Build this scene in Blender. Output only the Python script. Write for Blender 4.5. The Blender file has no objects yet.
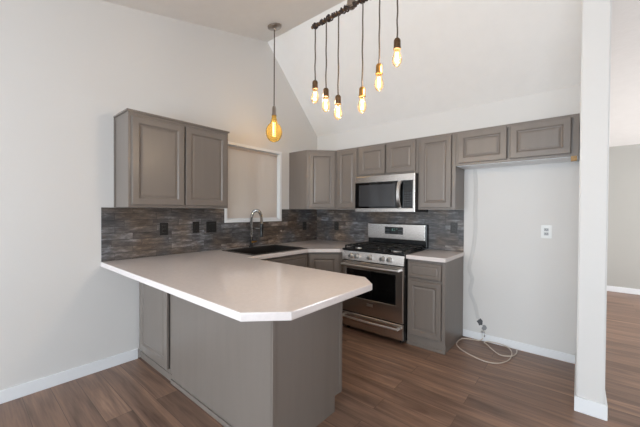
import bpy, bmesh, math, random
from mathutils import Vector, Matrix
random.seed(7)
R = math.radians
scn = bpy.context.scene
COL = scn.collection

# ------------------------------------------------------------------ camera
F_PX = 307.386
cam_d = bpy.data.cameras.new('camera')
cam = bpy.data.objects.new('camera', cam_d)
COL.objects.link(cam)
cam_d.sensor_fit = 'HORIZONTAL'
cam_d.sensor_width = 36.0
cam_d.lens = 36.0 * F_PX / 640.0
cam_d.clip_start = 0.05
cam_d.shift_y = 1.088 / 640.0
yaw, pitch, roll = R(40.0473), R(-0.693), R(0.3333)
fwd = Vector((-math.sin(yaw) * math.cos(pitch), math.cos(yaw) * math.cos(pitch), math.sin(pitch)))
rgt = Vector((math.cos(yaw), math.sin(yaw), 0))
upv = rgt.cross(fwd)
r2 = rgt * math.cos(roll) + upv * math.sin(roll)
u2 = -rgt * math.sin(roll) + upv * math.cos(roll)
mw = Matrix((r2, u2, -fwd)).transposed().to_4x4()
mw.translation = Vector((3.0375, 0.0, 1.3419))
cam.matrix_world = mw
scn.camera = cam

# ------------------------------------------------------------------ world, daylight, exposure
w = bpy.data.worlds.new('world'); scn.world = w; w.use_nodes = True
wn = w.node_tree.nodes; wl = w.node_tree.links
bg = wn['Background']
sky = wn.new('ShaderNodeTexSky'); sky.sky_type = 'HOSEK_WILKIE'; sky.sun_direction = (0.3, 0.5, 0.8); sky.turbidity = 6
mixw = wn.new('ShaderNodeMixRGB'); mixw.inputs[0].default_value = 0.75
mixw.inputs[2].default_value = (0.95, 0.98, 1.0, 1)
wl.new(sky.outputs[0], mixw.inputs[1]); wl.new(mixw.outputs[0], bg.inputs[0])
bg.inputs[1].default_value = 1.6

def area(name, loc, target, sx, sy, power, col=(1, 1, 1)):
    d = bpy.data.lights.new(name, 'AREA'); d.shape = 'RECTANGLE'; d.size = sx; d.size_y = sy
    d.energy = power; d.color = col
    o = bpy.data.objects.new(name, d); COL.objects.link(o); o.location = loc
    o.rotation_euler = (Vector(target) - Vector(loc)).to_track_quat('-Z', 'Y').to_euler()
    return o
# daylight entering the rear windows, the window of the right-hand wall and the far room
area('daylight_rear', (2.2, -3.62, 1.15), (2.2, 0, 1.4), 3.2, 1.8, 145, (0.76, 0.89, 1.0))
area('daylight_rear_patio', (4.9, -3.62, 1.05), (4.9, 0, 1.8), 1.8, 1.9, 44, (0.76, 0.89, 1.0))
area('daylight_far', (6.62, 5.9, 1.3), (0, 5.9, 1.6), 1.6, 1.7, 92, (0.95, 0.97, 1.0))

scn.view_settings.view_transform = 'Standard'
scn.view_settings.look = 'None'
scn.view_settings.gamma = 1.0
scn.view_settings.use_curve_mapping = False
scn.view_settings.exposure = 0.37

# ------------------------------------------------------------------ materials
def s2l(c):
    return tuple(((v / 255) / 12.92 if v / 255 <= 0.04045 else ((v / 255 + 0.055) / 1.055) ** 2.4) for v in c) + (1,)
class M_:
    pass
M = M_()
def mat(name, rgb, rough=0.5, metal=0.0, spec=0.5, bump=None, var=None, coat=0.0):
    m = bpy.data.materials.new(name); m.use_nodes = True
    nt = m.node_tree; b = nt.nodes['Principled BSDF']
    c = s2l(rgb)
    b.inputs['Base Color'].default_value = c
    b.inputs['Roughness'].default_value = rough
    b.inputs['Metallic'].default_value = metal
    b.inputs['Specular IOR Level'].default_value = spec
    b.inputs['Coat Weight'].default_value = coat
    geo = nt.nodes.new('ShaderNodeNewGeometry')
    if var:
        scale, amt, st = var
        mp = nt.nodes.new('ShaderNodeMapping'); mp.inputs['Scale'].default_value = st
        nz = nt.nodes.new('ShaderNodeTexNoise'); nz.inputs['Scale'].default_value = scale; nz.inputs['Detail'].default_value = 4
        rp = nt.nodes.new('ShaderNodeValToRGB')
        rp.color_ramp.elements[0].position = 0.3; rp.color_ramp.elements[1].position = 0.7
        rp.color_ramp.elements[0].color = tuple(v * (1 - amt) for v in c[:3]) + (1,)
        rp.color_ramp.elements[1].color = tuple(min(1, v * (1 + amt)) for v in c[:3]) + (1,)
        nt.links.new(geo.outputs['Position'], mp.inputs[0]); nt.links.new(mp.outputs[0], nz.inputs['Vector'])
        nt.links.new(nz.outputs['Fac'], rp.inputs[0]); nt.links.new(rp.outputs[0], b.inputs['Base Color'])
    if bump:
        scale, dist = bump[:2]
        mp = nt.nodes.new('ShaderNodeMapping'); mp.inputs['Scale'].default_value = bump[2] if len(bump) > 2 else (1, 1, 1)
        nz = nt.nodes.new('ShaderNodeTexNoise'); nz.inputs['Scale'].default_value = scale; nz.inputs['Detail'].default_value = 3
        bp = nt.nodes.new('ShaderNodeBump'); bp.inputs['Distance'].default_value = dist; bp.inputs['Strength'].default_value = 0.6
        nt.links.new(geo.outputs['Position'], mp.inputs[0]); nt.links.new(mp.outputs[0], nz.inputs['Vector'])
        nt.links.new(nz.outputs['Fac'], bp.inputs['Height']); nt.links.new(bp.outputs[0], b.inputs['Normal'])
    return m
M.wall = mat('wall_paint', (215, 212, 209), 0.55, bump=(60, 0.001))
M.ceil = mat('ceiling_paint', (233, 230, 227), 0.7, bump=(30, 0.004), var=(9, 0.012, (1, 1, 1)))
M.far = mat('far_wall_paint', (178, 176, 170), 0.6, bump=(60, 0.002))
M.trim = mat('white_trim', (232, 233, 235), 0.35)
M.cab = mat('cabinet_paint', (119, 110, 103), 0.34, var=(3, 0.035, (6, 6, 0.5)), bump=(14, 0.0005, (10, 10, 0.6)))
M.cabin = mat('cabinet_interior', (110, 103, 98), 0.5)
M.wood = mat('raw_wood', (166, 132, 84), 0.6, var=(30, 0.2, (1, 1, 4)))
M.counter = mat('quartz', (224, 215, 212), 0.10, var=(60, 0.03, (1, 1, 1)))
M.counter_edge = mat('quartz_edge', (222, 222, 225), 0.25)
M.sink = mat('sink_composite', (38, 34, 32), 0.35, var=(80, 0.2, (1, 1, 1)))
M.steel = mat('brushed_steel', (214, 208, 203), 0.25, 1.0, bump=(8, 0.0002, (4, 4, 260)))
M.steelv = mat('satin_steel', (222, 220, 218), 0.3, 1.0)
M.chrome = mat('chrome', (205, 205, 205), 0.1, 1.0)
M.blackgl = mat('black_glass', (9, 9, 10), 0.05, 0, 0.6)
M.winin = mat('oven_window', (60, 60, 62), 0.08, 0, 0.6)
M.black = mat('black_enamel', (18, 18, 19), 0.25)
M.iron = mat('cast_iron', (16, 16, 16), 0.55)
M.plate_black = mat('black_plate', (24, 22, 21), 0.35)
M.plate_dark = mat('dark_receptacle', (44, 41, 40), 0.4)
M.plate_white = mat('white_plate', (228, 228, 226), 0.35)
M.grey = mat('grey_face', (170, 170, 170), 0.4)
M.key = mat('key_print', (66, 68, 72), 0.3)
M.dark = mat('dark_void', (84, 85, 88), 0.8)
M.brass = mat('aged_brass', (186, 138, 78), 0.32, 1.0, var=(60, 0.25, (1, 1, 1)))
M.bronze = mat('dark_bronze', (112, 88, 66), 0.38, 0.9, var=(60, 0.25, (1, 1, 1)))
M.nickel = mat('brushed_nickel', (168, 158, 150), 0.3, 1.0)
M.cordm = mat('woven_cord', (84, 72, 62), 0.8, var=(220, 0.35, (1, 1, 1)))
M.rope = mat('wound_cord', (48, 36, 31), 0.8, var=(160, 0.4, (1, 1, 1)))
M.shade = mat('linen_shade', (220, 210, 205), 0.85, bump=(70, 0.0008, (1, 1, 14)), var=(40, 0.04, (1, 1, 12)))
M.line = mat('beige_tube', (208, 194, 180), 0.45)
M.patch = mat('plaster_patch', (203, 201, 199), 0.75, bump=(40, 0.004))
M.led = mat('display_glass', (22, 26, 26), 0.1)

nt = M.shade.node_tree; tl = nt.nodes.new('ShaderNodeBsdfTranslucent'); tl.inputs[0].default_value = s2l((232, 222, 214))
mxs = nt.nodes.new('ShaderNodeMixShader'); mxs.inputs[0].default_value = 0.55
nt.links.new(nt.nodes['Principled BSDF'].outputs[0], mxs.inputs[1]); nt.links.new(tl.outputs[0], mxs.inputs[2])
nt.links.new(mxs.outputs[0], nt.nodes['Material Output'].inputs[0])

def emis(name, rgb, st):
    m = bpy.data.materials.new(name); m.use_nodes = True
    b = m.node_tree.nodes['Principled BSDF']
    b.inputs['Base Color'].default_value = s2l(rgb); b.inputs['Emission Color'].default_value = s2l(rgb)
    b.inputs['Emission Strength'].default_value = st
    return m
M.fil = emis('filament_glow', (255, 222, 160), 6)
M.fil2 = emis('filament_glow_amber', (255, 226, 150), 6)
M.digit = emis('clock_digits', (90, 130, 120), 0.25)

def thin_glass(name, tint, gloss=0.12, diff=0.0, diffcol=(255, 200, 120)):
    m = bpy.data.materials.new(name); m.use_nodes = True
    nt = m.node_tree; nt.nodes.clear()
    out = nt.nodes.new('ShaderNodeOutputMaterial')
    tr = nt.nodes.new('ShaderNodeBsdfTransparent'); tr.inputs[0].default_value = s2l(tint)
    gl = nt.nodes.new('ShaderNodeBsdfGlossy'); gl.inputs['Roughness'].default_value = 0.05
    tl = nt.nodes.new('ShaderNodeBsdfTranslucent'); tl.inputs[0].default_value = s2l(diffcol)
    lw = nt.nodes.new('ShaderNodeLayerWeight'); lw.inputs[0].default_value = gloss
    m1 = nt.nodes.new('ShaderNodeMixShader'); m1.inputs[0].default_value = diff
    m2 = nt.nodes.new('ShaderNodeMixShader')
    nt.links.new(tr.outputs[0], m1.inputs[1]); nt.links.new(tl.outputs[0], m1.inputs[2])
    nt.links.new(lw.outputs['Fresnel'], m2.inputs[0])
    nt.links.new(m1.outputs[0], m2.inputs[1]); nt.links.new(gl.outputs[0], m2.inputs[2])
    nt.links.new(m2.outputs[0], out.inputs[0])
    return m
M.bulb = thin_glass('bulb_glass', (254, 244, 226), 0.10, 0.02)
M.amber = thin_glass('amber_glass', (250, 228, 172), 0.10, 0.12, (255, 226, 150))

def floor_mat():
    m = bpy.data.materials.new('plank_floor'); m.use_nodes = True
    nt = m.node_tree; L = nt.links; b = nt.nodes['Principled BSDF']
    geo = nt.nodes.new('ShaderNodeNewGeometry')
    br = nt.nodes.new('ShaderNodeTexBrick')
    br.offset = 0.37; br.inputs['Scale'].default_value = 1.0
    br.inputs['Brick Width'].default_value = 1.22; br.inputs['Row Height'].default_value = 0.152
    br.inputs['Mortar Size'].default_value = 0.0016; br.inputs['Mortar Smooth'].default_value = 0.2
    br.inputs['Color1'].default_value = (0, 0, 0, 1); br.inputs['Color2'].default_value = (1, 1, 1, 1)
    br.inputs['Mortar'].default_value = (0.1, 0.1, 0.1, 1)
    L.new(geo.outputs['Position'], br.inputs['Vector'])
    # plank-shifted grain
    ma = nt.nodes.new('ShaderNodeVectorMath'); ma.operation = 'MULTIPLY_ADD'
    ma.inputs[1].default_value = (7, 7, 7)
    L.new(br.outputs['Color'], ma.inputs[0]); L.new(geo.outputs['Position'], ma.inputs[2])
    mp = nt.nodes.new('ShaderNodeMapping'); mp.inputs['Scale'].default_value = (0.8, 8.5, 1)
    L.new(ma.outputs[0], mp.inputs[0])
    n1 = nt.nodes.new('ShaderNodeTexNoise'); n1.inputs['Scale'].default_value = 1.6; n1.inputs['Detail'].default_value = 6; n1.inputs['Distortion'].default_value = 0.8
    L.new(mp.outputs[0], n1.inputs['Vector'])
    mp2 = nt.nodes.new('ShaderNodeMapping'); mp2.inputs['Scale'].default_value = (3, 70, 1)
    L.new(ma.outputs[0], mp2.inputs[0])
    n2 = nt.nodes.new('ShaderNodeTexNoise'); n2.inputs['Scale'].default_value = 1.5; n2.inputs['Detail'].default_value = 3
    L.new(mp2.outputs[0], n2.inputs['Vector'])
    a1 = nt.nodes.new('ShaderNodeMath'); a1.operation = 'MULTIPLY'; a1.inputs[1].default_value = 0.62
    L.new(n1.outputs['Fac'], a1.inputs[0])
    a2 = nt.nodes.new('ShaderNodeMath'); a2.operation = 'MULTIPLY_ADD'; a2.inputs[1].default_value = 0.24
    L.new(n2.outputs['Fac'], a2.inputs[0]); L.new(a1.outputs[0], a2.inputs[2])
    sep = nt.nodes.new('ShaderNodeSeparateColor'); L.new(br.outputs['Color'], sep.inputs[0])
    a3 = nt.nodes.new('ShaderNodeMath'); a3.operation = 'MULTIPLY_ADD'; a3.inputs[1].default_value = 0.10
    L.new(sep.outputs[0], a3.inputs[0]); L.new(a2.outputs[0], a3.inputs[2])
    rp = nt.nodes.new('ShaderNodeValToRGB'); cr = rp.color_ramp
    cr.elements[0].position = 0.30; cr.elements[0].color = s2l((90, 66, 54))
    cr.elements[1].position = 0.72; cr.elements[1].color = s2l((184, 148, 122))
    e = cr.elements.new(0.47); e.color = s2l((126, 99, 83))
    e = cr.elements.new(0.58); e.color = s2l((146, 114, 94))
    L.new(a3.outputs[0], rp.inputs[0])
    mx = nt.nodes.new('ShaderNodeMixRGB'); mx.blend_type = 'MIX'; mx.inputs[2].default_value = s2l((86, 67, 57))
    L.new(br.outputs['Fac'], mx.inputs[0]); L.new(rp.outputs[0], mx.inputs[1])
    L.new(mx.outputs[0], b.inputs['Base Color'])
    b.inputs['Roughness'].default_value = 0.36
    bp = nt.nodes.new('ShaderNodeBump'); bp.inputs['Strength'].default_value = 0.25; bp.inputs['Distance'].default_value = 0.002
    L.new(a2.outputs[0], bp.inputs['Height']); L.new(bp.outputs[0], b.inputs['Normal'])
    return m
M.floor = floor_mat()

def tile_mat(name, axis):
    m = bpy.data.materials.new(name); m.use_nodes = True
    nt = m.node_tree; L = nt.links; b = nt.nodes['Principled BSDF']
    geo = nt.nodes.new('ShaderNodeNewGeometry')
    sp = nt.nodes.new('ShaderNodeSeparateXYZ'); L.new(geo.outputs['Position'], sp.inputs[0])
    cb = nt.nodes.new('ShaderNodeCombineXYZ')
    L.new(sp.outputs[axis], cb.inputs[0]); L.new(sp.outputs[2], cb.inputs[1])
    br = nt.nodes.new('ShaderNodeTexBrick'); br.offset = 0.41; br.squash = 0.7; br.squash_frequency = 3
    br.inputs['Scale'].default_value = 1.0
    br.inputs['Brick Width'].default_value = 0.34; br.inputs['Row Height'].default_value = 0.057
    br.inputs['Mortar Size'].default_value = 0.0012
    br.inputs['Color1'].default_value = (0, 0, 0, 1); br.inputs['Color2'].default_value = (1, 1, 1, 1); br.inputs['Mortar'].default_value = (0, 0, 0, 1)
    L.new(cb.outputs[0], br.inputs['Vector'])
    ma = nt.nodes.new('ShaderNodeVectorMath'); ma.operation = 'MULTIPLY_ADD'; ma.inputs[1].default_value = (3, 3, 3)
    L.new(br.outputs['Color'], ma.inputs[0]); L.new(cb.outputs[0], ma.inputs[2])
    mp = nt.nodes.new('ShaderNodeMapping'); mp.inputs['Scale'].default_value = (4, 15, 1); L.new(ma.outputs[0], mp.inputs[0])
    n1 = nt.nodes.new('ShaderNodeTexNoise'); n1.inputs['Scale'].default_value = 2.0; n1.inputs['Detail'].default_value = 6; n1.inputs['Roughness'].default_value = 0.72
    L.new(mp.outputs[0], n1.inputs['Vector'])
    n2 = nt.nodes.new('ShaderNodeTexNoise'); n2.inputs['Scale'].default_value = 3.2; n2.inputs['Detail'].default_value = 2
    L.new(cb.outputs[0], n2.inputs['Vector'])
    sep = nt.nodes.new('ShaderNodeSeparateColor'); L.new(br.outputs['Color'], sep.inputs[0])
    a1 = nt.nodes.new('ShaderNodeMath'); a1.operation = 'MULTIPLY'; a1.inputs[1].default_value = 0.16
    L.new(sep.outputs[0], a1.inputs[0])
    a2 = nt.nodes.new('ShaderNodeMath'); a2.operation = 'MULTIPLY_ADD'; a2.inputs[1].default_value = 0.95
    L.new(n1.outputs['Fac'], a2.inputs[0]); L.new(a1.outputs[0], a2.inputs[2])
    rp = nt.nodes.new('ShaderNodeValToRGB'); cr = rp.color_ramp
    cr.elements[0].position = 0.28; cr.elements[0].color = s2l((54, 49, 47))
    cr.elements[1].position = 0.80; cr.elements[1].color = s2l((178, 172, 168))
    e = cr.elements.new(0.48); e.color = s2l((86, 80, 76)); e = cr.elements.new(0.62); e.color = s2l((114, 107, 102))
    L.new(a2.outputs[0], rp.inputs[0])
    rp2 = nt.nodes.new('ShaderNodeValToRGB')
    rp2.color_ramp.elements[0].position = 0.38; rp2.color_ramp.elements[0].color = s2l((214, 226, 242))
    rp2.color_ramp.elements[1].position = 0.64; rp2.color_ramp.elements[1].color = s2l((255, 232, 210))
    L.new(n2.outputs['Fac'], rp2.inputs[0])
    mx = nt.nodes.new('ShaderNodeMixRGB'); mx.blend_type = 'MULTIPLY'; mx.inputs[0].default_value = 0.9
    L.new(rp.outputs[0], mx.inputs[1]); L.new(rp2.outputs[0], mx.inputs[2])
    mm = nt.nodes.new('ShaderNodeMixRGB'); mm.inputs[2].default_value = s2l((42, 38, 36))
    L.new(br.outputs['Fac'], mm.inputs[0]); L.new(mx.outputs[0], mm.inputs[1])
    L.new(mm.outputs[0], b.inputs['Base Color'])
    b.inputs['Roughness'].default_value = 0.34
    bp = nt.nodes.new('ShaderNodeBump'); bp.inputs['Strength'].default_value = 0.8; bp.inputs['Distance'].default_value = 0.008
    L.new(a2.outputs[0], bp.inputs['Height']); L.new(bp.outputs[0], b.inputs['Normal'])
    return m
M.tileL = tile_mat('stacked_tile_side', 1)
M.tileB = tile_mat('stacked_tile_back', 0)

# ------------------------------------------------------------------ mesh helpers
ORG = {}
class MB:
    def __init__(s):
        s.bm = bmesh.new(); s.xf = Matrix.Identity(4)
    def v(s, p):
        return s.bm.verts.new(s.xf @ Vector(p))
    def box(s, x0, x1, y0, y1, z0, z1, bev=0.0):
        vs = [s.v((x, y, z)) for x in (x0, x1) for y in (y0, y1) for z in (z0, z1)]
        fs = [(0, 1, 3, 2), (4, 6, 7, 5), (0, 4, 5, 1), (2, 3, 7, 6), (0, 2, 6, 4), (1, 5, 7, 3)]
        fl = [s.bm.faces.new([vs[i] for i in f]) for f in fs]
        if bev > 0:
            es = list({e for f in fl for e in f.edges})
            bmesh.ops.bevel(s.bm, geom=es, offset=bev, segments=2, affect='EDGES', profile=0.7)
        return s
    def prism(s, poly, z0, z1, bev=0.0):
        a = [s.v((x, y, z0)) for x, y in poly]; b = [s.v((x, y, z1)) for x, y in poly]
        n = len(poly); fl = [s.bm.faces.new(list(reversed(a))), s.bm.faces.new(b)]
        top = fl[1]
        for i in range(n):
            fl.append(s.bm.faces.new((a[i], a[(i + 1) % n], b[(i + 1) % n], b[i])))
        if bev > 0:
            es = list({e for f in fl[:2] for e in f.edges})
            bmesh.ops.bevel(s.bm, geom=es, offset=bev, segments=2, affect='EDGES', profile=0.7)
        return s
    def rings(s, rects, close_back=True, mats=None):
        """rects: list of 4-point loops, joined in order, first and last capped"""
        loops = [[s.v(p) for p in r] for r in rects]
        if close_back: s.bm.faces.new(list(reversed(loops[0])))
        for A, B in zip(loops, loops[1:]):
            n = len(A)
            for i in range(n):
                s.bm.faces.new((A[i], A[(i + 1) % n], B[(i + 1) % n], B[i]))
        s.bm.faces.new(loops[-1])
        return s
    def tube(s, pts, r, seg=8, closed=False, caps=True):
        pts = [Vector(p) for p in pts]; n = len(pts)
        rr = r if isinstance(r, (list, tuple)) else [r] * n
        prev = None; loops = []
        for i, p in enumerate(pts):
            if closed: t = pts[(i + 1) % n] - pts[i - 1]
            else: t = pts[min(i + 1, n - 1)] - pts[max(i - 1, 0)]
            t.normalize()
            if prev is None:
                u = t.orthogonal().normalized()
            else:
                u = prev - t * prev.dot(t)
                u = u.normalized() if u.length > 1e-6 else t.orthogonal().normalized()
            prev = u; q = t.cross(u)
            loops.append([s.v(p + (u * math.cos(2 * math.pi * k / seg) + q * math.sin(2 * math.pi * k / seg)) * rr[i]) for k in range(seg)])
        rng = range(n) if closed else range(n - 1)
        for i in rng:
            A, B = loops[i], loops[(i + 1) % n]
            for k in range(seg):
                s.bm.faces.new((A[k], A[(k + 1) % seg], B[(k + 1) % seg], B[k]))
        if caps and not closed:
            s.bm.faces.new(list(reversed(loops[0]))); s.bm.faces.new(loops[-1])
        return s
    def lathe(s, prof, c, seg=24, axis='z'):
        """prof: list of (radius, height)"""
        c = Vector(c); loops = []
        for r, h in prof:
            L = []
            for k in range(seg):
                a = 2 * math.pi * k / seg; x, y = r * math.cos(a), r * math.sin(a)
                if axis == 'z': p = (x, y, h)
                elif axis == 'y': p = (x, h, -y)
                else: p = (h, x, y)
                L.append(s.v(c + Vector(p)))
            loops.append(L)
        for A, B in zip(loops, loops[1:]):
            for k in range(seg):
                s.bm.faces.new((A[k], A[(k + 1) % seg], B[(k + 1) % seg], B[k]))
        s.bm.faces.new(list(reversed(loops[0]))); s.bm.faces.new(loops[-1])
        return s
    def build(s, name, m, parent=None, smooth=False, origin=None):
        bmesh.ops.recalc_face_normals(s.bm, faces=s.bm.faces[:])
        org = Vector(origin) if origin is not None else (ORG[parent.name] if parent else Vector((0, 0, 0)))
        for vv in s.bm.verts: vv.co -= org
        me = bpy.data.meshes.new(name); s.bm.to_mesh(me); s.bm.free()
        me.materials.append(m)
        if smooth:
            me.shade_smooth()
            try: me.set_sharp_from_angle(angle=R(40))
            except Exception: pass
        o = bpy.data.objects.new(name, me); COL.objects.link(o)
        ORG[o.name] = org
        if parent: o.parent = parent
        else: o.location = org
        return o
def tag(o, label, cat, group=None, kind=None):
    o['label'] = label
    if cat: o['category'] = cat
    if group: o['group'] = group
    if kind: o['kind'] = kind
    return o
def thing(name, label, cat, loc, group=None):
    o = bpy.data.objects.new(name, None); COL.objects.link(o); o.location = loc
    o.empty_display_size = 0.05
    ORG[o.name] = Vector(loc)
    return tag(o, label, cat, group)
def structure(name, mb, m, label=None):
    o = mb.build(name, m)
    o['kind'] = 'structure'
    if label: o['label'] = label
    return o

# ------------------------------------------------------------------ the setting
D = 3.538          # back wall
ZC = 2.461         # ceiling height at the back wall
YR, ZR = 2.56, 3.475   # ridge
SLF = 0.23
YB = -3.5; XR = 6.5; YF = 7.2
def zf(y): return ZR - SLF * (YR - y)
SX0, SX1, SY0 = 3.040, 3.184, 2.705   # stub wall

structure('floor', MB().box(-0.2, XR + 0.2, YB - 0.2, YF + 0.2, -0.1, 0), M.floor, 'brown wood-look plank floor')

def wall_x(mb, x0, x1, poly):
    """poly of (y,z) extruded between x0 and x1"""
    a = [mb.v((x0, y, z)) for y, z in poly]; b = [mb.v((x1, y, z)) for y, z in poly]; n = len(poly)
    mb.bm.faces.new(a); mb.bm.faces.new(list(reversed(b)))
    for i in range(n): mb.bm.faces.new((a[i], b[i], b[(i + 1) % n], a[(i + 1) % n]))
    return mb
WY0, WY1, WZ0, WZ1 = 1.962, 2.788, 1.222, 2.10     # window opening in the left wall
mb = MB()
wall_x(mb, -0.14, 0, [(YB - .14, 0), (WY0, 0), (WY0, zf(WY0) + .05), (YB - .14, zf(YB) + .05)])
wall_x(mb, -0.14, 0, [(WY1, 0), (D + .14, 0), (D + .14, ZC), (D, ZC + .02), (WY1, ZR - (WY1 - YR) * (ZR - ZC) / (D - YR) + .02)])
wall_x(mb, -0.14, 0, [(WY0, 0), (WY1, 0), (WY1, WZ0), (WY0, WZ0)])
wall_x(mb, -0.14, 0, [(WY0, WZ1), (WY1, WZ1), (WY1, ZR - (WY1 - YR) * (ZR - ZC) / (D - YR) + .02), (YR, ZR + .03), (WY0, zf(WY0) + .05)])
structure('wall_left', mb, M.wall, 'off-white left wall rising to the vaulted ceiling')
structure('wall_back', MB().box(-0.0, SX0 + 0.001, D, D + 0.14, 0, ZC + 0.03), M.wall, 'off-white back wall behind range and alcove')
mb = MB()
wall_x(mb, SX0, SX1, [(SY0, 0), (YF, 0), (YF, 2.5), (YR + (ZR - 2.5) / 0.2185, 2.5), (SY0, ZR - 0.2185 * (SY0 - YR) + .01)])
bmesh.ops.bevel(mb.bm, geom=[e for e in mb.bm.edges if abs(e.verts[0].co.y - SY0) < 1e-4 and abs(e.verts[1].co.y - SY0) < 1e-4 and abs(e.verts[0].co.z - e.verts[1].co.z) > 1], offset=0.007, segments=3, affect='EDGES')
structure('wall_partition', mb, M.wall, 'white end of partition wall beside the refrigerator alcove')
structure('wall_far', MB().box(SX1, XR + .14, YF, YF + .14, 0, 2.6), M.far, 'greige wall of the room beyond the partition')
# rear wall with two wide openings, right wall with two openings
mb = MB()
zt = zf(YB) + .05
for x0, x1, z0, z1 in [(-.14, .2, 0, zt), (3.75, 3.95, 0, zt), (5.9, XR + .14, 0, zt), (.2, .25, 0, zt), (.25, 3.75, 0, .2), (.25, 3.75, 2.1, zt), (3.95, 5.9, 2.1, zt), (3.95, 5.9, 0, .06)]:
    mb.box(x0, x1, YB - .14, YB, z0, z1)
structure('wall_rear', mb, M.wall)
mb = MB()
for y0, y1, z0, z1 in [(YB, 5.0, 0, 3.6), (6.8, YF + .14, 0, 3.6), (5.0, 6.8, 0, .4), (5.0, 6.8, 2.2, 3.6)]:
    mb.box(XR, XR + .14, y0, y1, z0, z1)
structure('wall_right', mb, M.wall)
# ceiling: shallow front slope, steep back slope over the kitchen, shallow slope over the far room
def slab(mb, pts, t=0.06):
    a = [mb.v(p) for p in pts]; b = [mb.v((p[0], p[1], p[2] + t)) for p in pts]; n = len(pts)
    mb.bm.faces.new(a); mb.bm.faces.new(list(reversed(b)))
    for i in range(n): mb.bm.faces.new((a[i], b[i], b[(i + 1) % n], a[(i + 1) % n]))
mb = MB()
slab(mb, [(-.14, YB - .14, zf(YB - .14)), (XR + .14, YB - .14, zf(YB - .14)), (XR + .14, YR, ZR), (-.14, YR, ZR)])
slab(mb, [(-.14, YR, ZR), (SX0 + .05, YR, ZR), (SX0 + .05, D + .05, ZC - .05), (-.14, D + .05, ZC - .05)])
slab(mb, [(SX0 + .05, YR, ZR), (XR + .14, YR, ZR), (XR + .14, YF + .14, 2.43), (SX0 + .05, YF + .14, 2.43)])
wall_x(mb, SX0 + .03, SX0 + .05, [(YR, ZR), (SY0 + .03, ZR - .18 * 1.04 - .03), (SY0 + .03, ZR - .2185 * .2)])
structure('ceiling', mb, M.ceil, 'white vaulted ceiling')

def baseboard(name, pts, h=0.09, t=0.013):
    """pts: runs [(x0,x1,y0,y1)] of boxes"""
    mb = MB()
    for x0, x1, y0, y1 in pts: mb.box(x0, x1, y0, y1, 0, h, 0.004)
    return structure(name, mb, M.trim)
baseboard('baseboard_left', [(0, .013, YB, 1.06)])
baseboard('baseboard_back', [(2.098, SX0, D - .013, D)], .075)
baseboard('baseboard_partition', [(SX0 - .009, SX0, SY0, D - .013), (SX1, SX1 + .013, SY0, YF), (SX0 - .009, SX1 + .013, SY0 - .013, SY0)], .1)
baseboard('baseboard_far', [(SX1 + .013, XR, YF - .013, YF)], .09)

# window with roller shade
mb = MB()
def frame_yz(mb, x0, x1, y0, y1, z0, z1, wd, bev=.003):
    mb.box(x0, x1, y0, y1, z0, z0 + wd, bev); mb.box(x0, x1, y0, y1, z1 - wd, z1, bev)
    mb.box(x0, x1, y0, y0 + wd, z0 + wd, z1 - wd, bev); mb.box(x0, x1, y1 - wd, y1, z0 + wd, z1 - wd, bev)
frame_yz(mb, -.06, .014, 1.943, 2.806, 1.203, 2.120, .032)
win = structure('window_1', mb, M.trim, 'white framed window over the sink')
pane = MB().box(-.125, -.119, WY0, WY1, WZ0, WZ1).build('glass_pane', thin_glass('window_glass', (240, 246, 246), 0.2), win)
mb = MB(); frame_yz(mb, -.135, -.10, WY0, WY1, WZ0, WZ1, .04); mb.box(-.133, -.102, 2.36, 2.39, WZ0 + .04, WZ1 - .04)
mb.build('sash', M.trim, win)
t = thing('roller_shade', 'beige linen roller shade pulled down over the sink window', 'window shade', (-.03, 2.375, 1.24))
MB().box(-.032, -.029, 1.98, 2.755, 1.25, 2.065).build('fabric', M.shade, t)
MB().lathe([(.016, 0), (.016, .775)], (-.035, 1.98, 2.068), 16, 'y').build('roller_tube', M.shade, t, True)
MB().box(-.038, -.026, 1.98, 2.755, 1.236, 1.252, .003).build('hem_bar', M.trim, t)

# ------------------------------------------------------------------ cabinets
def fr(x, y, deg=0):
    return Matrix.Translation((x, y, 0)) @ Matrix.Rotation(R(deg), 4, 'Z')
def rect(x0, x1, z0, z1, ins, y):
    return [(x0 + ins, y, z0 + ins), (x1 - ins, y, z0 + ins), (x1 - ins, y, z1 - ins), (x0 + ins, y, z1 - ins)]
def door(parent, X, x0, x1, z0, z1, st=.055, name='door'):
    """framed door with a recessed, bevelled panel; local front is -y"""
    mb = MB(); mb.xf = X
    prof = [(0, 0), (0, -.016), (.002, -.0195), (.005, -.021), (st - .006, -.021), (st, -.017), (st + .004, -.011), (st + .010, -.0095), (st + .026, -.0145), (st + .029, -.0145)]
    mb.rings([rect(x0, x1, z0, z1, i, y) for i, y in prof])
    return mb.build(name, M.cab, parent)
def drawer_front(parent, X, x0, x1, z0, z1, name='drawer_front'):
    mb = MB(); mb.xf = X
    prof = [(0, 0), (0, -.016), (.005, -.021), (.026, -.021), (.031, -.016), (.037, -.0155), (.046, -.0185)]
    mb.rings([rect(x0, x1, z0, z1, i, y) for i, y in prof])
    return mb.build(name, M.cab, parent)
def carcass(parent, X, w, d, z0, z1, fr_w=.035, name='body', m=None):
    """box with a face frame slightly proud of the side panels; local y from 0 (face) to d (wall)"""
    mb = MB(); mb.xf = X
    mb.box(0, w, .019, d, z0, z1, .001)
    mb.build(name, m or M.cab, parent)
    mb = MB(); mb.xf = X
    for a in ((0, fr_w, z0, z1), (w - fr_w, w, z0, z1), (fr_w, w - fr_w, z0, z0 + fr_w), (fr_w, w - fr_w, z1 - fr_w, z1)):
        mb.box(a[0], a[1], 0, .019, a[2], a[3], .0008)
    mb.box(fr_w, w - fr_w, .012, .019, z0 + fr_w, z1 - fr_w)
    mb.build('face_frame', m or M.cab, parent)
ZB, ZT = 1.362, 2.136
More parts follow.
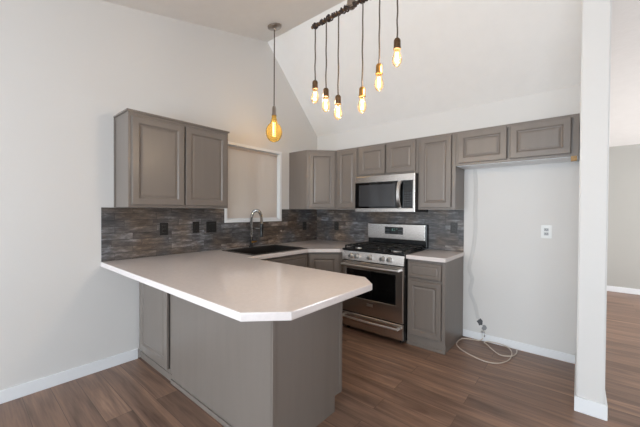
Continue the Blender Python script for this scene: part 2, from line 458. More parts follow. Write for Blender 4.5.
# left wall cabinet, two doors, facing +X
X = fr(.309, .887, 90)
t = thing('wall_cabinet', 'two-door grey wall cabinet on the left wall, left of the window', 'cabinet', (0, 1.338, ZB))
carcass(t, X, .902, .309, ZB, ZT - .006)
door(t, X, .022, .444, ZB + .022, ZT - .045)
door(t, X, .458, .880, ZB + .022, ZT - .045)
mb = MB(); mb.box(0, .322, .874, 1.80, ZT - .012, ZT + .003, .002); mb.build('top_trim', M.cab, t)
mb = MB(); mb.box(0, .012, .876, .890, ZB, ZT - .012, .002); mb.build('scribe_strip', M.cab, t)
# diagonal corner cabinet
t = thing('corner_wall_cabinet', 'grey diagonal corner wall cabinet between window and microwave', 'cabinet', (.2, D - .2, ZB))
mb = MB(); g = .002
poly = [(g, D - g), (g, D - .585), (.327, D - .585), (.602, D - .310), (.602, D - g)]
mb.prism(poly, ZB, ZT - .012, .0015); mb.build('body', M.cab, t)
X = fr(.327, D - .585, 45); wdg = .275 * 2 ** .5
X = X @ Matrix.Translation((0, -.001, 0))
door(t, X, .030, wdg - .022, ZB + .022, ZT - .034)
mb = MB(); mb.prism([(g, D - g), (g, D - .589), (.329, D - .589), (.603, D - .315), (.603, D - g)], ZT - .012, ZT - .004, .001); mb.build('top_trim', M.cab, t)
# back wall cabinets
YFc = D - .311
def back_upper(label, x0, x1, z0, doors, name='wall_cabinet', cat='cabinet', deep=.31):
    t = thing(name, label, cat, ((x0 + x1) / 2, D - .16, z0))
    X = fr(x0, YFc)
    carcass(t, X, x1 - x0, deep, z0, ZT)
    for a, b in doors: door(t, X, a - x0, b - x0, z0 + .022, ZT - .022)
    return t
back_upper('narrow single-door grey wall cabinet left of the microwave', .604, .946, ZB, [(.632, .928)])
t = back_upper('short two-door grey wall cabinet directly above the microwave', .948, 1.709, 1.758, [(.968, 1.314), (1.334, 1.684)])
back_upper('tall single-door grey wall cabinet right of the microwave', 1.711, 2.093, ZB, [(1.73, 2.055)])
t = back_upper('wide two-door grey cabinet above the empty refrigerator alcove', 2.095, SX0 - .004, 1.797, [(2.118, 2.535), (2.560, 2.985)])
MB().box(2.097, SX0 - .006, YFc + .02, D - .002, 1.793, 1.7968).build('underside', M.trim, t)['label'] = 'white underside panel'
MB().box(2.985, 3.024, YFc - .012, YFc + .02, 1.758, 1.797, .002).build('mounting_block', M.wood, t)['label'] = 'bare wood block'

# base cabinets -----------------------------------------------------------
CT = .907; CB = .868      # counter top and underside
# right base cabinet
t = thing('base_cabinet', 'grey base cabinet with drawer and door right of the range', 'cabinet', (1.908, 3.24, 0))
X = fr(1.722, 2.951); wd = .372
mb = MB(); mb.xf = X
mb.box(0, wd, .019, D - 2.951 - .001, .0, CB, .001); mb.build('body', M.cab, t)
mb = MB(); mb.xf = X
for a in ((0, .03, .09, CB), (wd - .03, wd, .09, CB), (.03, wd - .03, CB - .03, CB), (.03, wd - .03, .655, .68), (.03, wd - .03, .09, .12)):
    mb.box(a[0], a[1], 0, .019, a[2], a[3], .0008)
mb.build('face_frame', M.cab, t)
drawer_front(t, X, .012, .338, .685, .838)
door(t, X, .012, .338, .118, .655, .05)
mb = MB(); mb.xf = X; mb.box(-.003, wd + .004, .006, .019, 0, .088, .002); mb.box(-.003, wd + .004, -.004, .006, 0, .03, .002); mb.build('toe_kick', M.cab, t)
# peninsula
PY0, PY1, PX = 1.083, 1.705, 1.806
t = thing('peninsula_cabinet', 'grey panelled peninsula cabinet under the overhanging countertop', 'cabinet', (1.2, 1.39, 0))
MB().prism([(.632, PY0 + .012), (PX - .012, PY0 + .012), (PX - .012, PY1 - .02), (.632, PY1 - .02)], .11, CB).build('body', M.cabin, t)
MB().box(.634, PX - .012, PY0 - .002, PY0 + .0119, 0, CB, .001).build('back_panel', M.cab, t)
mb = MB(); wall_x(mb, PX - .0118, PX, [(PY0 + .0, 0), (PY1 - .075, 0), (PY1 - .075, .105), (PY1, .105), (PY1, CB), (PY0 + .0, CB)]); mb.build('end_panel', M.cab, t)
mb = MB(); mb.box(PX, PX + .005, PY0 - .004, PY0 + .016, 0, CB, .001); mb.build('corner_trim', M.cab, t)
mb = MB(); mb.box(PX - .018, PX + .004, PY1 - .028, PY1, .105, CB, .001); mb.build('end_stile', M.cab, t)
mb = MB(); mb.box(.634, PX, PY0 - .013, PY0 - .002, 0, .03, .003); mb.build('shoe_moulding', M.cab, t)
mb = MB(); mb.box(.634, PX - .012, PY1 - .085, PY1 - .07, 0, .105); mb.build('toe_kick', M.cabin, t)
Xk = fr(PX - .02, PY1 - .019, 180)
for i in range(2):
    door(t, Xk, .03 + i * .53, .54 + i * .53, .125, .655); drawer_front(t, Xk, .03 + i * .53, .54 + i * .53, .685, .845)
# cabinet at the wall end of the peninsula, door facing the dining side
t = thing('base_cabinet', 'grey base cabinet with single door at wall end of peninsula', 'cabinet', (.32, 1.39, 0))
X = fr(.002, 1.088)
mb = MB(); mb.xf = X; mb.box(0, .628, .018, .60, 0, CB, .001); mb.build('body', M.cab, t)
mb = MB(); mb.xf = X
for a in ((0, .03, .03, CB), (.588, .628, 0, CB), (.03, .588, .03, .085), (.03, .588, CB - .035, CB)): mb.box(a[0], a[1], 0, .018, a[2], a[3], .0008)
mb.build('face_frame', M.cab, t)
door(t, X, .012, .572, .085, CB - .02, .062)
mb = MB(); mb.xf = X; mb.box(0, .628, -.006, .0, 0, .055, .002); mb.build('base_moulding', M.cab, t)
# sink base
t = thing('sink_cabinet', 'shadowed grey sink base cabinet along the left wall', 'cabinet', (.3, 2.15, 0))
X = fr(.655, 1.72, 90); ws = 2.608 - 1.72
mb = MB(); mb.xf = X
mb.box(0, ws, .019, .03, .1, CB); mb.box(0, .018, .03, .654, .0, CB); mb.box(ws - .018, ws, .03, .654, 0, CB); mb.box(.018, ws - .018, .03, .654, .1, .12)
mb.build('body', M.cab, t)
mb = MB(); mb.xf = X
for a in ((0, .035, .1, CB), (ws - .035, ws, .1, CB), (.035, ws - .035, CB - .03, CB), (.035, ws - .035, .66, .69), (.035, ws - .035, .1, .13)):
    mb.box(a[0], a[1], 0, .019, a[2], a[3], .0008)
mb.build('face_frame', M.cab, t)
drawer_front(t, X, .02, ws - .02, .69, .845, 'false_front')
door(t, X, .02, ws / 2 - .004, .12, .665); door(t, X, ws / 2 + .004, ws - .02, .12, .665)
mb = MB(); mb.xf = X; mb.box(0, ws, .07, .085, 0, .1); mb.build('toe_kick', M.cabin, t)
# diagonal corner base cabinet
t = thing('corner_base_cabinet', 'grey diagonal corner base cabinet left of the range', 'cabinet', (.35, D - .35, 0))
MB().prism([(.002, D - .002), (.002, D - .926), (.640, D - .926), (.930, D - .636), (.930, D - .002)], .1, CB).build('body', M.cab, t)
MB().prism([(.05, D - .05), (.05, D - .926), (.58, D - .926), (.93, D - .58), (.93, D - .05)], 0, .0995).build('toe_kick', M.cabin, t)
X = fr(.640, D - .926, 45) @ Matrix.Translation((0, -.001, 0)); wdg = .29 * 2 ** .5
door(t, X, .03, wdg - .03, .12, CB - .025, .06)
MB().box(.9305, .951, 2.912, 2.93, .0, CB, .001).build('filler_strip', M.cab, t)

# ------------------------------------------------------------------ countertops
def counter(name, label, poly, hole=None, bev=.006):
    mb = MB(); bm = mb.bm
    if hole is None:
        mb.prism(poly, CB, CT, bev)
    else:
        def loop(pts, z): return [mb.v((x, y, z)) for x, y in pts]
        ot, ob, ht, hb = loop(poly, CT), loop(poly, CB), loop(hole, CT), loop(hole, CB)
        for A, B in ((ot, ht), (ob, hb)):
            es = []
            for L in (A, B):
                for i in range(len(L)): es.append(bm.edges.new((L[i], L[(i + 1) % len(L)])))
            bmesh.ops.triangle_fill(bm, use_beauty=True, use_dissolve=False, edges=es)
        for A, B in ((ot, ob), (ht, hb)):
            n = len(A)
            for i in range(n): bm.faces.new((A[i], A[(i + 1) % n], B[(i + 1) % n], B[i]))
        bmesh.ops.recalc_face_normals(bm, faces=bm.faces[:])
        n = len(ot)
        es = [e for i in range(n) for e in ot[i].link_edges if e.other_vert(ot[i]) in (ot[(i + 1) % n],)]
        es += [e for i in range(n) for e in ob[i].link_edges if e.other_vert(ob[i]) in (ob[(i + 1) % n],)]
        bmesh.ops.bevel(bm, geom=list(set(es)), offset=bev, segments=2, affect='EDGES', profile=.7)
    o = mb.build(name, M.counter)
    return tag(o, label, 'countertop')
SKX0, SKX1, SKY0, SKY1 = .112, .634, 1.865, 2.606
poly = [(.002, .78), (1.945, .78), (2.097, .932), (2.097, 1.61), (1.965, 1.745), (.695, 1.745), (.695, 2.588), (.951, 2.844), (.951, D - .002), (.002, D - .002)]
counter('countertop', 'white-edged beige quartz countertop with clipped peninsula corners around the sink', poly,
        [(SKX0, SKY0), (SKX1, SKY0), (SKX1, SKY1), (SKX0, SKY1)])
counter('countertop', 'short beige quartz countertop on the base cabinet right of the range', [(1.719, 2.915), (2.102, 2.915), (2.102, D - .002), (1.719, D - .002)])

# backsplash
mb = MB()
for y0, y1, z0, z1 in [(.785, 1.942, CT + .001, 1.360), (1.942, 2.807, CT + .001, 1.202), (2.807, D - .010, CT + .001, 1.360)]:
    mb.box(.0005, .009, y0, y1, z0, z1)
bmesh.ops.remove_doubles(mb.bm, verts=mb.bm.verts[:], dist=1e-5)
o = mb.build('backsplash', M.tileL); tag(o, 'dark brown-grey stacked tile backsplash on the left wall by the sink', 'backsplash')
mb = MB(); mb.box(.0095, 2.094, D - .009, D - .0005, CT + .001, 1.360)
o = mb.build('backsplash', M.tileB); tag(o, 'grey stacked tile backsplash on the back wall behind the range', 'backsplash')

# ------------------------------------------------------------------ sink and faucet
t = thing('kitchen_sink', 'black composite sink set in the counter under the window', 'sink', ((SKX0 + SKX1) / 2, (SKY0 + SKY1) / 2, CT))
mb = MB()
x0, x1, y0, y1 = SKX0 + .002, SKX1 - .002, SKY0 + .002, SKY1 - .002
def rz(i, z): return [(x0 + i, y0 + i, z), (x1 - i, y0 + i, z), (x1 - i, y1 - i, z), (x0 + i, y1 - i, z)]
mb.rings([rz(0, CT - .20), rz(0, CT + .0), rz(-.014, CT + .0005), rz(-.014, CT + .005), rz(-.010, CT + .007), rz(.010, CT + .006), rz(.016, CT - .004), rz(.022, CT - .17), rz(.045, CT - .19)])
mb.build('basin', M.sink, t)
MB().lathe([(.0, 0), (.042, 0), (.042, .004), (.036, .006), (.015, .003), (.0, .003)], ((x0 + x1) / 2, (y0 + y1) / 2, CT - .1898), 20).build('drain', M.chrome, t, True)
FX, FY = .058, 2.275
t = thing('kitchen_faucet', 'spring-neck pull-down kitchen faucet standing behind the black sink', 'faucet', (FX, FY, CT))
MB().lathe([(.028, 0), (.028, .008), (.022, .014), (.017, .02), (.017, .12), (.013, .125)], (FX, FY, CT + .0005), 20).build('base', M.plate_black, t, True)
pts = []; ra = .095
for i in range(14): pts.append((FX, FY, CT + .12 + .22 * i / 13))
for i in range(1, 17):
    a = math.pi * i / 16; pts.append((FX + ra - ra * math.cos(a), FY, CT + .34 + ra * math.sin(a)))
for i in range(1, 4): pts.append((FX + 2 * ra, FY, CT + .34 - .02 * i))
MB().tube(pts, .007, 8).build('hose', M.plate_black, t, True)
# spring coil around the neck
coil = []; turns = 44; N = turns * 8
P = [Vector(p) for p in pts]; Ls = [0]
for a, b in zip(P, P[1:]): Ls.append(Ls[-1] + (b - a).length)
for k in range(N + 1):
    s_ = Ls[-1] * k / N; i = 0
    while i < len(Ls) - 2 and Ls[i + 1] < s_: i += 1
    u = (s_ - Ls[i]) / (Ls[i + 1] - Ls[i]); p = P[i].lerp(P[i + 1], u); tv = (P[i + 1] - P[i]).normalized()
    n1 = Vector((0, 1, 0)); n2 = tv.cross(n1); a = 2 * math.pi * k / 8
    coil.append(p + (n1 * math.cos(a) + n2 * math.sin(a)) * .0150)
MB().tube(coil, .0048, 5).build('spring', M.chrome, t, True)
MB().lathe([(.012, 0), (.021, -.01), (.021, -.06), (.017, -.075), (.019, -.13), (.024, -.15), (.020, -.155)], (FX + 2 * ra, FY, CT + .285), 16).build('spray_head', M.plate_black, t, True)
MB().tube([(FX, FY, CT + .225), (FX + .07, FY, CT + .225), (FX + 2 * ra, FY, CT + .225)], .006, 8).build('holder_arm', M.chrome, t, True)
MB().tube([(FX + .012, FY + .004, CT + .062), (FX + .05, FY + .008, CT + .064), (FX + .085, FY + .010, CT + .072)], [.013, .012, .009], 10).build('handle', M.brass, t, True)['label'] = 'brass-toned lever handle'

# ------------------------------------------------------------------ gas range
RX0, RX1 = .957, 1.714; RYF = 2.885; RC = (RX0 + RX1) / 2
t = thing('gas_range', 'stainless steel gas range with five knobs and black cooktop', 'range', (RC, 3.2, 0))
MB().box(RX0, RX1, RYF + .012, D - .012, .03, .895, .003).build('body', M.black, t)
for (fx, fy) in ((RX0 + .05, 2.95), (RX1 - .05, 2.95), (RX0 + .05, 3.45), (RX1 - .05, 3.45)):
    MB().lathe([(.02, 0), (.02, .0295)], (fx, fy, 0), 12).build('foot', M.black, t)
ck = MB().box(RX0 - .001, RX1 + .001, RYF - .005, D - .105, .895, .917, .006).build('cooktop', M.black, t)
# five burners and three grates
for (bx, by, br) in ((RX0 + .15, 3.02, .045), (RX0 + .15, 3.28, .038), (RC, 3.15, .05), (RX1 - .15, 3.02, .045), (RX1 - .15, 3.28, .034)):
    b = MB().lathe([(br + .012, 0), (br + .010, .008), (br * .8, .010)], (bx, by, .9172), 18).build('burner', M.steelv, t, True)
    MB().lathe([(br, .0102), (br, .016), (br * .85, .019), (.004, .0195)], (bx, by, .9172), 18).build('burner_cap', M.iron, b, True)
for gx0, gx1 in ((RX0 + .02, RX0 + .262), (RX0 + .268, RX1 - .268), (RX1 - .262, RX1 - .02)):
    mb = MB(); y0, y1, z0, z1 = 2.905, 3.405, .941, .953
    for a in ((gx0, gx0 + .014, y0, y1), (gx1 - .014, gx1, y0, y1), (gx0, gx1, y0, y0 + .014), (gx0, gx1, y1 - .014, y1), (gx0, gx1, 3.148, 3.162)):
        mb.box(a[0], a[1], a[2], a[3], z0, z1, .003)
    cx = (gx0 + gx1) / 2
    mb.box(cx - .006, cx + .006, y0, y1, z0, z1, .003)
    for yy in (3.02, 3.28):
        mb.box(gx0, cx - .03, yy - .006, yy + .006, z0, z1 + .004, .003); mb.box(cx + .03, gx1, yy - .006, yy + .006, z0, z1 + .004, .003)
    for px in (gx0 + .007, gx1 - .007):
        for py in (y0 + .007, 3.155, y1 - .007): mb.box(px - .007, px + .007, py - .007, py + .007, .9172, z0)
    mb.build('grate', M.iron, t)
# control panel (slanted) with knobs
mb = MB(); wall_x(mb, RX0, RX1, [(RYF + .012, .795), (RYF - .020, .795), (RYF - .006, .893), (RYF + .012, .893)])
bmesh.ops.bevel(mb.bm, geom=mb.bm.edges[:], offset=.002, segments=2, affect='EDGES')
mb.build('control_panel', M.steel, t)
for kx in (1.085, 1.163, 1.326, 1.478, 1.556):
    yk = RYF - .0135
    k = MB().lathe([(.027, 0), (.027, -.006), (.0225, -.010), (.020, -.034), (.017, -.037)], (kx, yk, .842), 24, 'y').build('knob', M.steelv, t, True)
    MB().box(kx - .003, kx + .003, yk - .0395, yk - .0372, .825, .859).build('pointer', M.black, k)
    MB().lathe([(.0285, -.0001), (.0285, -.0035)], (kx, yk, .842), 24, 'y').build('knob_ring', M.black, k, True)
# oven door
od = MB(); 
x0, x1, z0, z1 = RX0 + .002, RX1 - .002, .215, .782
Y = RYF
od.rings([rect(x0, x1, z0, z1, 0, Y + .011), rect(x0, x1, z0, z1, 0, Y - .018), rect(x0, x1, z0, z1, .004, Y - .022)] +
         [[(RX0 + .065, Y - .022, .385), (RX1 - .078, Y - .022, .385), (RX1 - .078, Y - .022, .70), (RX0 + .065, Y - .022, .70)],
          [(RX0 + .069, Y - .017, .389), (RX1 - .082, Y - .017, .389), (RX1 - .082, Y - .017, .696), (RX0 + .069, Y - .017, .696)]])
od = od.build('oven_door', M.steel, t)
MB().box(RX0 + .070, RX1 - .083, Y - .0205, Y - .0171, .390, .695, .0005).build('oven_window', M.blackgl, od)
def bar_handle(parent, x0, x1, y, z, r=.011, bow=.012, name='handle'):
    pts = []
    for i in range(17):
        u = i / 16; pts.append((x0 + (x1 - x0) * u, y - .045 - bow * math.sin(math.pi * u), z))
    mb = MB(); mb.tube(pts, r, 12)
    for x in (x0 + .012, x1 - .012): mb.box(x - .011, x + .011, y - .05, y - .0005, z - .011, z + .011, .003)
    return mb.build(name, M.steelv, parent, True)
bar_handle(od, RX0 + .03, RX1 - .03, Y - .022, .748)
bd = MB(); bd.box(RC - .034, RC + .034, Y - .0245, Y - .0221, .318, .345, .001)
bd = bd.build('badge', M.steelv, od)
# drawer
dr = MB(); dr.rings([rect(RX0 + .002, RX1 - .002, .045, .203, 0, Y + .011), rect(RX0 + .002, RX1 - .002, .045, .203, 0, Y - .018), rect(RX0 + .002, RX1 - .002, .045, .203, .004, Y - .022)])
dr = dr.build('storage_drawer', M.steel, t)
bar_handle(dr, RX0 + .03, RX1 - .03, Y - .022, .165, .012, .016)
# backguard
mb = MB(); mb.box(RX0 - .004, RX1 + .004, D - .075, D - .011, .917, 1.19, .006)
bgd = mb.build('backguard', M.black, t)
MB().box(RX0 - .008, RX1 - .014, D - .0815, D - .0752, 1.005, 1.183, .002).build('fascia', M.steel, bgd)
dp = MB().box(1.192, 1.432, D - .0835, D - .0816, 1.062, 1.150, .001).build('clock_display', M.led, bgd)
mb = MB()   # lit clock digits and rows of small buttons
mb.box(1.29, 1.30, D - .0842, D - .0836, 1.105, 1.13); mb.box(1.31, 1.33, D - .0842, D - .0836, 1.105, 1.109); mb.box(1.31, 1.33, D - .0842, D - .0836, 1.126, 1.13); mb.box(1.34, 1.36, D - .0842, D - .0836, 1.126, 1.13)
mb.build('digits', M.digit, bgd)
mb = MB()
for i in range(4):
    for j in range(2):
        for xx in (1.205, 1.372): MB().box(xx + i * .013, xx + i * .013 + .008, D - .0842, D - .0836, 1.075 + j * .03, 1.085 + j * .03).build('button', M.key, bgd)

# ------------------------------------------------------------------ microwave
MX0, MX1, MZ0, MZ1 = .957, 1.708, 1.336, 1.752; MY = D - .40
t = thing('microwave', 'stainless over-the-range microwave with black glass door', 'microwave', (RC, D - .2, MZ0))
dz0, dz1 = MZ0 + .0405, MZ1 - .0735
MB().box(MX0, MX1, MY + .03, D - .010, MZ0, MZ1, .002).build('body', M.black, t)
mb = MB(); mb.box(MX0, MX1, MY + .004, MY + .0299, MZ1 - .073, MZ1, .003); mb.build('top_fascia', M.steel, t)
MB().box(MX1 - .0215, MX1, MY + .002, MY + .0298, dz0, dz1, .002).build('side_trim', M.steel, t)
mb = MB(); mb.box(MX0, MX1, MY + .004, MY + .0299, MZ0, MZ0 + .040, .003); mb.build('bottom_fascia', M.steel, t)
mdoor = MB().box(MX0, 1.580, MY, MY + .0298, dz0, dz1, .002).build('door', M.blackgl, t)
MB().box(1.012, 1.478, MY - .0015, MY - .0001, dz0 + .02, dz1 - .03, .0005).build('door_window', M.winin, mdoor)
pts = []
for i in range(19):
    u = i / 18; pts.append((1.542, MY - .012 - .045 * math.sin(math.pi * u) ** .7, dz0 + .004 + (dz1 - dz0 - .008) * u))
mb = MB(); 
loops = []
for p in pts: loops.append([(p[0] - .021, p[1] + .004, p[2]), (p[0] - .015, p[1] - .006, p[2]), (p[0] + .015, p[1] - .006, p[2]), (p[0] + .021, p[1] + .004, p[2]), (p[0] + .012, p[1] + .008, p[2]), (p[0] - .012, p[1] + .008, p[2])])
mb.rings(loops); 
mb.box(1.528, 1.556, MY - .02, MY + .001, dz0 + .002, dz0 + .03, .002); mb.box(1.528, 1.556, MY - .02, MY + .001, dz1 - .03, dz1 - .002, .002)
mb.build('handle', M.steelv, mdoor, True)
cp = MB().box(1.5805, MX1 - .022, MY + .0005, MY + .0298, dz0, dz1, .002).build('control_panel', M.blackgl, t)
mb = MB()
for j in range(6):
    for i in range(3): MB().box(1.594 + i * .030, 1.612 + i * .030, MY - .0004, MY + .0004, dz0 + .03 + j * .026, dz0 + .036 + j * .026).build('key', M.key, cp)
MB().box(1.592, 1.678, MY - .0004, MY + .0004, dz1 - .055, dz1 - .03).build('clock_display', M.digit if False else M.led, cp)
mb = MB()
for i in range(22): mb.box(MX0 + .05 + i * .03, MX0 + .07 + i * .03, MY + .06, MY + .12, MZ0 - .002, MZ0 - .0001)
mb.build('vent_grille', M.grey, t)

# ------------------------------------------------------------------ outlets and switches
def outlet(label, org, axis, w, h, plate, face, kind='duplex', gangs=1, name='wall_outlet', cat='outlet', group=None):
    """axis 'x': plate on the left wall facing +X; 'y': on the back wall facing -Y"""
    t = thing(name, label, cat, org, group)
    X = Matrix.Translation(org) @ (Matrix.Rotation(R(90), 4, 'Z') if axis == 'x' else Matrix.Identity(4))
    mb = MB(); mb.xf = X; mb.box(-w / 2, w / 2, -.006, 0, -h / 2, h / 2, .003); mb.build('cover_plate', plate, t)
    for g_ in range(gangs):
        c = (g_ - (gangs - 1) / 2) * .046
        if kind == 'duplex':
            for dz in (-.019, .019):
                mb = MB(); mb.xf = X; mb.box(c - .017, c + .017, -.008, -.006, dz - .014, dz + .014, .003); s = mb.build('socket', face, t)
                mb = MB(); mb.xf = X
                mb.box(c - .008, c - .0055, -.0084, -.0079, dz - .004, dz + .006); mb.box(c + .0055, c + .008, -.0084, -.0079, dz - .004, dz + .006); mb.box(c - .002, c + .002, -.0084, -.0079, dz - .010, dz - .006)
                mb.build('slots', M.black, s)
        else:
            mb = MB(); mb.xf = X; mb.box(c - .0165, c + .0165, -.009, -.006, -.033, .033, .002); mb.build('rocker', face, t)
ZO = 1.155
outlet('black single outlet plate on left backsplash under the wall cabinet, nearest the room', (.0092, 1.287, 1.16), 'x', .078, .12, M.plate_black, M.plate_black)
outlet('black single switch plate on left backsplash beside the double plate', (.0092, 1.607, 1.165), 'x', .072, .118, M.plate_black, M.plate_black, 'rocker', name='light_switch', cat='switch')
outlet('black double switch plate on left backsplash nearest the window', (.0092, 1.782, 1.163), 'x', .118, .118, M.plate_black, M.plate_black, 'rocker', 2, name='light_switch', cat='switch')
outlet('dark outlet on left backsplash between window and room corner', (.0092, 3.255, 1.125), 'x', .075, .118, M.plate_dark, M.plate_dark)
outlet('dark outlet on back backsplash between corner and range', (.384, D - .0092, 1.126), 'y', .075, .118, M.plate_dark, M.plate_dark)
outlet('dark outlet on back backsplash right of the range', (1.995, D - .0092, 1.165), 'y', .075, .118, M.plate_dark, M.plate_dark)
outlet('white outlet on the bare refrigerator alcove wall', (2.812, D - .0002, 1.160), 'y', .082, .12, M.plate_white, M.grey)
o = MB().lathe([(.014, 0), (.014, .006), (.010, .010), (.003, .011)], (.0092, 2.80, 1.072), 16, 'x').build('round_button', M.nickel, None, True, origin=(.0092, 2.80, 1.072))
tag(o, 'small round pale button on left backsplash under the window corner', 'button')

# ------------------------------------------------------------------ alcove wall: wavy patch, water hookup, loose tube
def smooth_path(P, n=6, closed=False):
    P = [Vector(p) for p in P]; out = []
    for i in range(len(P) - 1):
        p0, p1, p2, p3 = P[max(i - 1, 0)], P[i], P[i + 1], P[min(i + 2, len(P) - 1)]
        for k in range(n):
            u = k / n
            out.append(.5 * ((2 * p1) + (p2 - p0) * u + (2 * p0 - 5 * p1 + 4 * p2 - p3) * u * u + (3 * p1 - p0 - 3 * p2 + p3) * u ** 3))
    out.append(P[-1]); return out
path = smooth_path([(2.196, 0, 1.79), (2.207, 0, 1.60), (2.204, 0, 1.361), (2.208, 0, 1.15), (2.187, 0, .94), (2.152, 0, .74), (2.182, 0, .63), (2.164, 0, .49), (2.21, 0, .37), (2.245, 0, .215)])
mb = MB(); L = []
for p in path:
    L.append([(p.x - .019, D - .0005, p.z), (p.x - .012, D - .004, p.z), (p.x + .012, D - .004, p.z), (p.x + .019, D - .0005, p.z)])
mb.rings(L); o = mb.build('plaster_patch', M.patch, None, origin=(2.2, D, .2))
tag(o, 'wavy grey plaster patch running down the white alcove wall', 'wall patch')
def blob(cx, cz, r, seed):
    rnd = random.Random(seed); mb = MB(); A = []; B = []
    for k in range(14):
        a = 2 * math.pi * k / 14; rr = r * rnd.uniform(.7, 1.2)
        A.append(mb.v((cx + rr * math.cos(a), D - .0003, cz + rr * 1.2 * math.sin(a)))); B.append(mb.v((cx + .85 * rr * math.cos(a), D - .0025, cz + 1.0 * rr * math.sin(a))))
    for k in range(14): mb.bm.faces.new((A[k], A[(k + 1) % 14], B[(k + 1) % 14], B[k]))
    mb.bm.faces.new(B); mb.bm.faces.new(list(reversed(A)))
    return mb
o = blob(2.262, .190, .030, 3).build('wall_stain', M.dark, None, origin=(2.262, D, .19)); tag(o, 'dark ragged hole low on alcove wall, the upper of two', 'wall damage')
o = blob(2.303, .135, .024, 5).build('wall_stain', mat('grey_stain', (142, 143, 144), .8), None, origin=(2.303, D, .135)); tag(o, 'pale grey ragged spot low on alcove wall, below the dark hole', 'wall damage')
t = thing('water_valve', 'small metal water valve at the foot of the alcove wall', 'valve', (2.30, D - .02, .06))
MB().lathe([(.016, 0), (.016, -.003), (.007, -.004), (.007, -.03)], (2.30, D - .0135, .06), 14, 'y').build('flange', M.chrome, t, True)
MB().tube([(2.30, D - .0445, .045), (2.30, D - .0445, .098)], .010, 12).build('stem', M.plate_white, t, True)
MB().lathe([(.016, 0), (.018, .003), (.018, .009), (.014, .012)], (2.30, D - .0445, .0985), 14).build('knob', M.grey, t, True)
loop = [(2.302, D - .048, .040), (2.27, D - .05, .012), (2.19, D - .06, .006), (2.115, 3.43, .006), (2.108, 3.27, .006), (2.18, 3.16, .006), (2.30, 3.085, .006), (2.42, 3.045, .006), (2.515, 3.085, .006), (2.572, 3.21, .006), (2.575, 3.36, .006), (2.54, 3.47, .012),
        (2.46, D - .03, .020), (2.36, D - .035, .018), (2.32, D - .07, .014), (2.36, 3.42, .013), (2.42, 3.34, .010), (2.50, 3.27, .008), (2.585, 3.29, .018), (2.605, 3.40, .008), (2.60, 3.485, .008)]
o = MB().tube(smooth_path(loop, 8), .0046, 8).build('water_tube', M.line, None, True, origin=(2.3, 3.3, 0))
tag(o, 'thin beige water tube coiled loosely on the floor of the alcove', 'tube')

# ------------------------------------------------------------------ pendant with amber globe
GX, GY = .392, 2.331; GZ = zf(GY)
t = thing('pendant_light', 'single pendant with large amber globe bulb hanging over the sink', 'pendant lamp', (GX, GY, GZ))
mb = MB(); mb.xf = Matrix.Translation((GX, GY, GZ)) @ Matrix.Rotation(math.atan(SLF), 4, 'X')
mb.lathe([(.078, -.001), (.078, -.018), (.070, -.026), (.020, -.032), (.012, -.05)], (0, 0, 0), 28); mb.build('canopy', M.nickel, t, True)
MB().tube([(GX, GY, GZ - .03), (GX, GY, 2.515)], .006, 8).build('cord', M.cordm, t, True)
MB().lathe([(.008, 2.525), (.018, 2.515), (.023, 2.49), (.023, 2.435), (.027, 2.43), (.027, 2.417)], (GX, GY, 0), 20).build('socket', M.nickel, t, True)
def bulb_profile(R_, top, bot, neck):
    h = top - bot; out = [(neck, top), (neck, top - h * .10)]
    cz = bot + R_ * 1.22
    for k in range(0, 15):
        a = R(62 - k * (152 / 14)); out.append((max(.001, R_ * math.cos(a)), cz + R_ * 1.22 * math.sin(a)))
    return out
gb = MB().lathe(bulb_profile(.092, 2.418, 2.115, .026), (GX, GY, 0), 32).build('globe_bulb', M.amber, t, True)
mb = MB(); N = 60
fil = [(GX +   .015 * math.cos(k * .8), GY + .015 * math.sin(k * .8), 2.18 + .16 * k / N) for k in range(N + 1)]
mb.tube(fil, .0042, 5).build('filament', M.fil2, gb, True)
pl = bpy.data.lights.new('globe_glow', 'POINT'); pl.energy = 1.2; pl.color = (1, .70, .36); pl.shadow_soft_size = .03
lo = bpy.data.objects.new('globe_glow', pl); COL.objects.link(lo); lo.parent = t; lo.location = (0, 0, 2.25 - GZ)

# ------------------------------------------------------------------ chandelier: cord-wound pipe with six bulbs
CY, CZ = 1.55, 2.583
t = thing('chandelier', 'cord-wrapped bar chandelier with six bare filament bulbs above the peninsula', 'chandelier', (2.0, CY, zf(CY)))
X0c, X1c = 1.655, 2.42
def barz(x): return CZ - .014 * (1 - min(1, (x - X0c) / .33))
MB().tube([(X0c, CY, barz(X0c)), (X0c + .33, CY, CZ), (X1c, CY, CZ)], .010, 10).build('bar', M.bronze, t, True)
mb = MB()   # windings
wind = []; N = 520
rnd = random.Random(11)
for k in range(N + 1):
    u = k / N; a = k * 2 * math.pi / 10; rr = .0125 + .006 * math.sin(u * 57) * math.sin(u * 23) + rnd.uniform(-.002, .003)
    xx = X0c + .005 + (X1c - X0c - .01) * u + .008 * math.sin(u * 90)
    wind.append((xx, CY + rr * math.cos(a), barz(xx) + rr * math.sin(a)))
mb.tube(wind, .0048, 5).build('cord_winding', M.rope, t, True)
MB().tube([(1.982, CY, CZ + .012), (1.982, CY, zf(CY) - .02)], .011, 10).build('stem', M.bronze, t, True)
mb = MB(); mb.xf = Matrix.Translation((1.982, CY, zf(CY))) @ Matrix.Rotation(math.atan(SLF), 4, 'X')
mb.lathe([(.065, -.001), (.065, -.02), (.012, -.035)], (0, 0, 0), 24); mb.build('canopy', M.bronze, t, True)
MB().lathe([(.020, -.02), (.026, -.014), (.026, .022), (.017, .034)], (1.972, CY, CZ + .004), 16).build('clamp', M.nickel, t, True)
lp = [(1.955, CY - .02, CZ - .01), (1.975, CY - .035, CZ - .034), (2.01, CY - .03, CZ - .036), (2.035, CY - .02, CZ - .01), (2.04, CY, CZ + .02)]
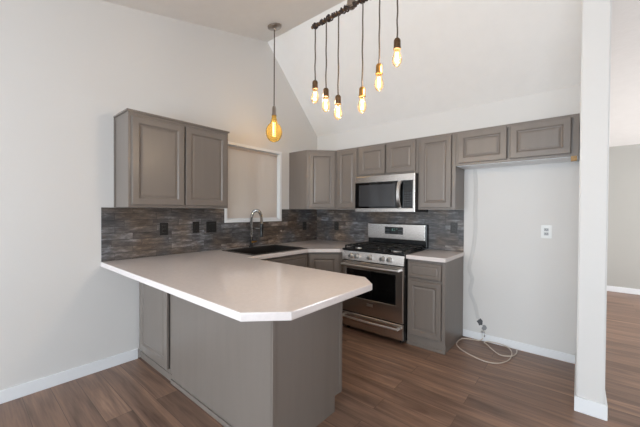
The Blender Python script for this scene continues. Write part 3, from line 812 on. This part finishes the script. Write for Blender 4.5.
MB().tube(smooth_path(lp, 6), .006, 6).build('cord_loop', M.rope, t, True)
bulbs = [(1.685, 2.200, 0), (1.779, 2.126, 0), (1.877, 2.058, 0), (2.054, 2.064, 1), (2.165, 2.166, 1), (2.274, 2.270, 0)]
for i, (bx, zs, br) in enumerate(bulbs):
    mm = M.brass if br else M.bronze
    c = MB(); N = 14
    pts = [(bx +   .0012 * math.sin(k * 1.3 + i), CY + .001 * math.cos(k * .9 + i), zs + (barz(bx) - .008 - zs) * k / N) for k in range(N + 1)]
    c = c.tube(pts, .0042, 6).build('cord', M.cordm, t, True)
    s = MB().lathe([(.006, zs + .010), (.012, zs + .008), (.0175, zs), (.0185, zs - .012), (.0175, zs - .016), (.0185, zs - .020), (.0185, zs - .040), (.0205, zs - .042), (.0205, zs - .049), (.017, zs - .052)], (bx, CY, 0), 18).build('socket', mm, t, True)
    top = zs - .0525; bot = zs - .142
    b = MB().lathe([(.013, top), (.0145, top - .008), (.0195, top - .026), (.0245, top - .044), (.0258, top - .055), (.0235, top - .069), (.0165, top - .082), (.007, bot), (.001, bot - .0005)], (bx, CY, 0), 24).build('bulb', M.bulb, t, True)
    fz0, fz1 = top - .014, bot + .020
    mb = MB(); fp = []
    for k in range(11):
        a = k * math.pi * 2 * .3; fp.append((bx + .0075 * math.cos(a), CY + .0075 * math.sin(a), (fz0 if k % 2 else fz1)))
    mb.tube(fp, .0021, 5).build('filament', M.fil, b, True)
    pl = bpy.data.lights.new('bulb_glow', 'POINT'); pl.energy = 3.5; pl.color = (1, .86, .72); pl.shadow_soft_size = .02
    lo = bpy.data.objects.new('bulb_glow', pl); COL.objects.link(lo); lo.parent = t; lo.location = (bx - 2.0, 0, (fz0 + fz1) / 2 - zf(CY))

# repeats share a group
for o in scn.objects:
    k = o.name.split('.')[0]
    g_ = {'wall_cabinet': 'grey wall cabinets', 'base_cabinet': 'grey base cabinets', 'wall_outlet': 'wall outlets', 'light_switch': 'black switch plates on the backsplash',
          'wall_stain': 'damaged spots on the alcove wall', 'countertop': 'quartz countertops', 'backsplash': 'stacked tile backsplashes'}.get(k)
    if g_ and o.parent is None: o['group'] = g_
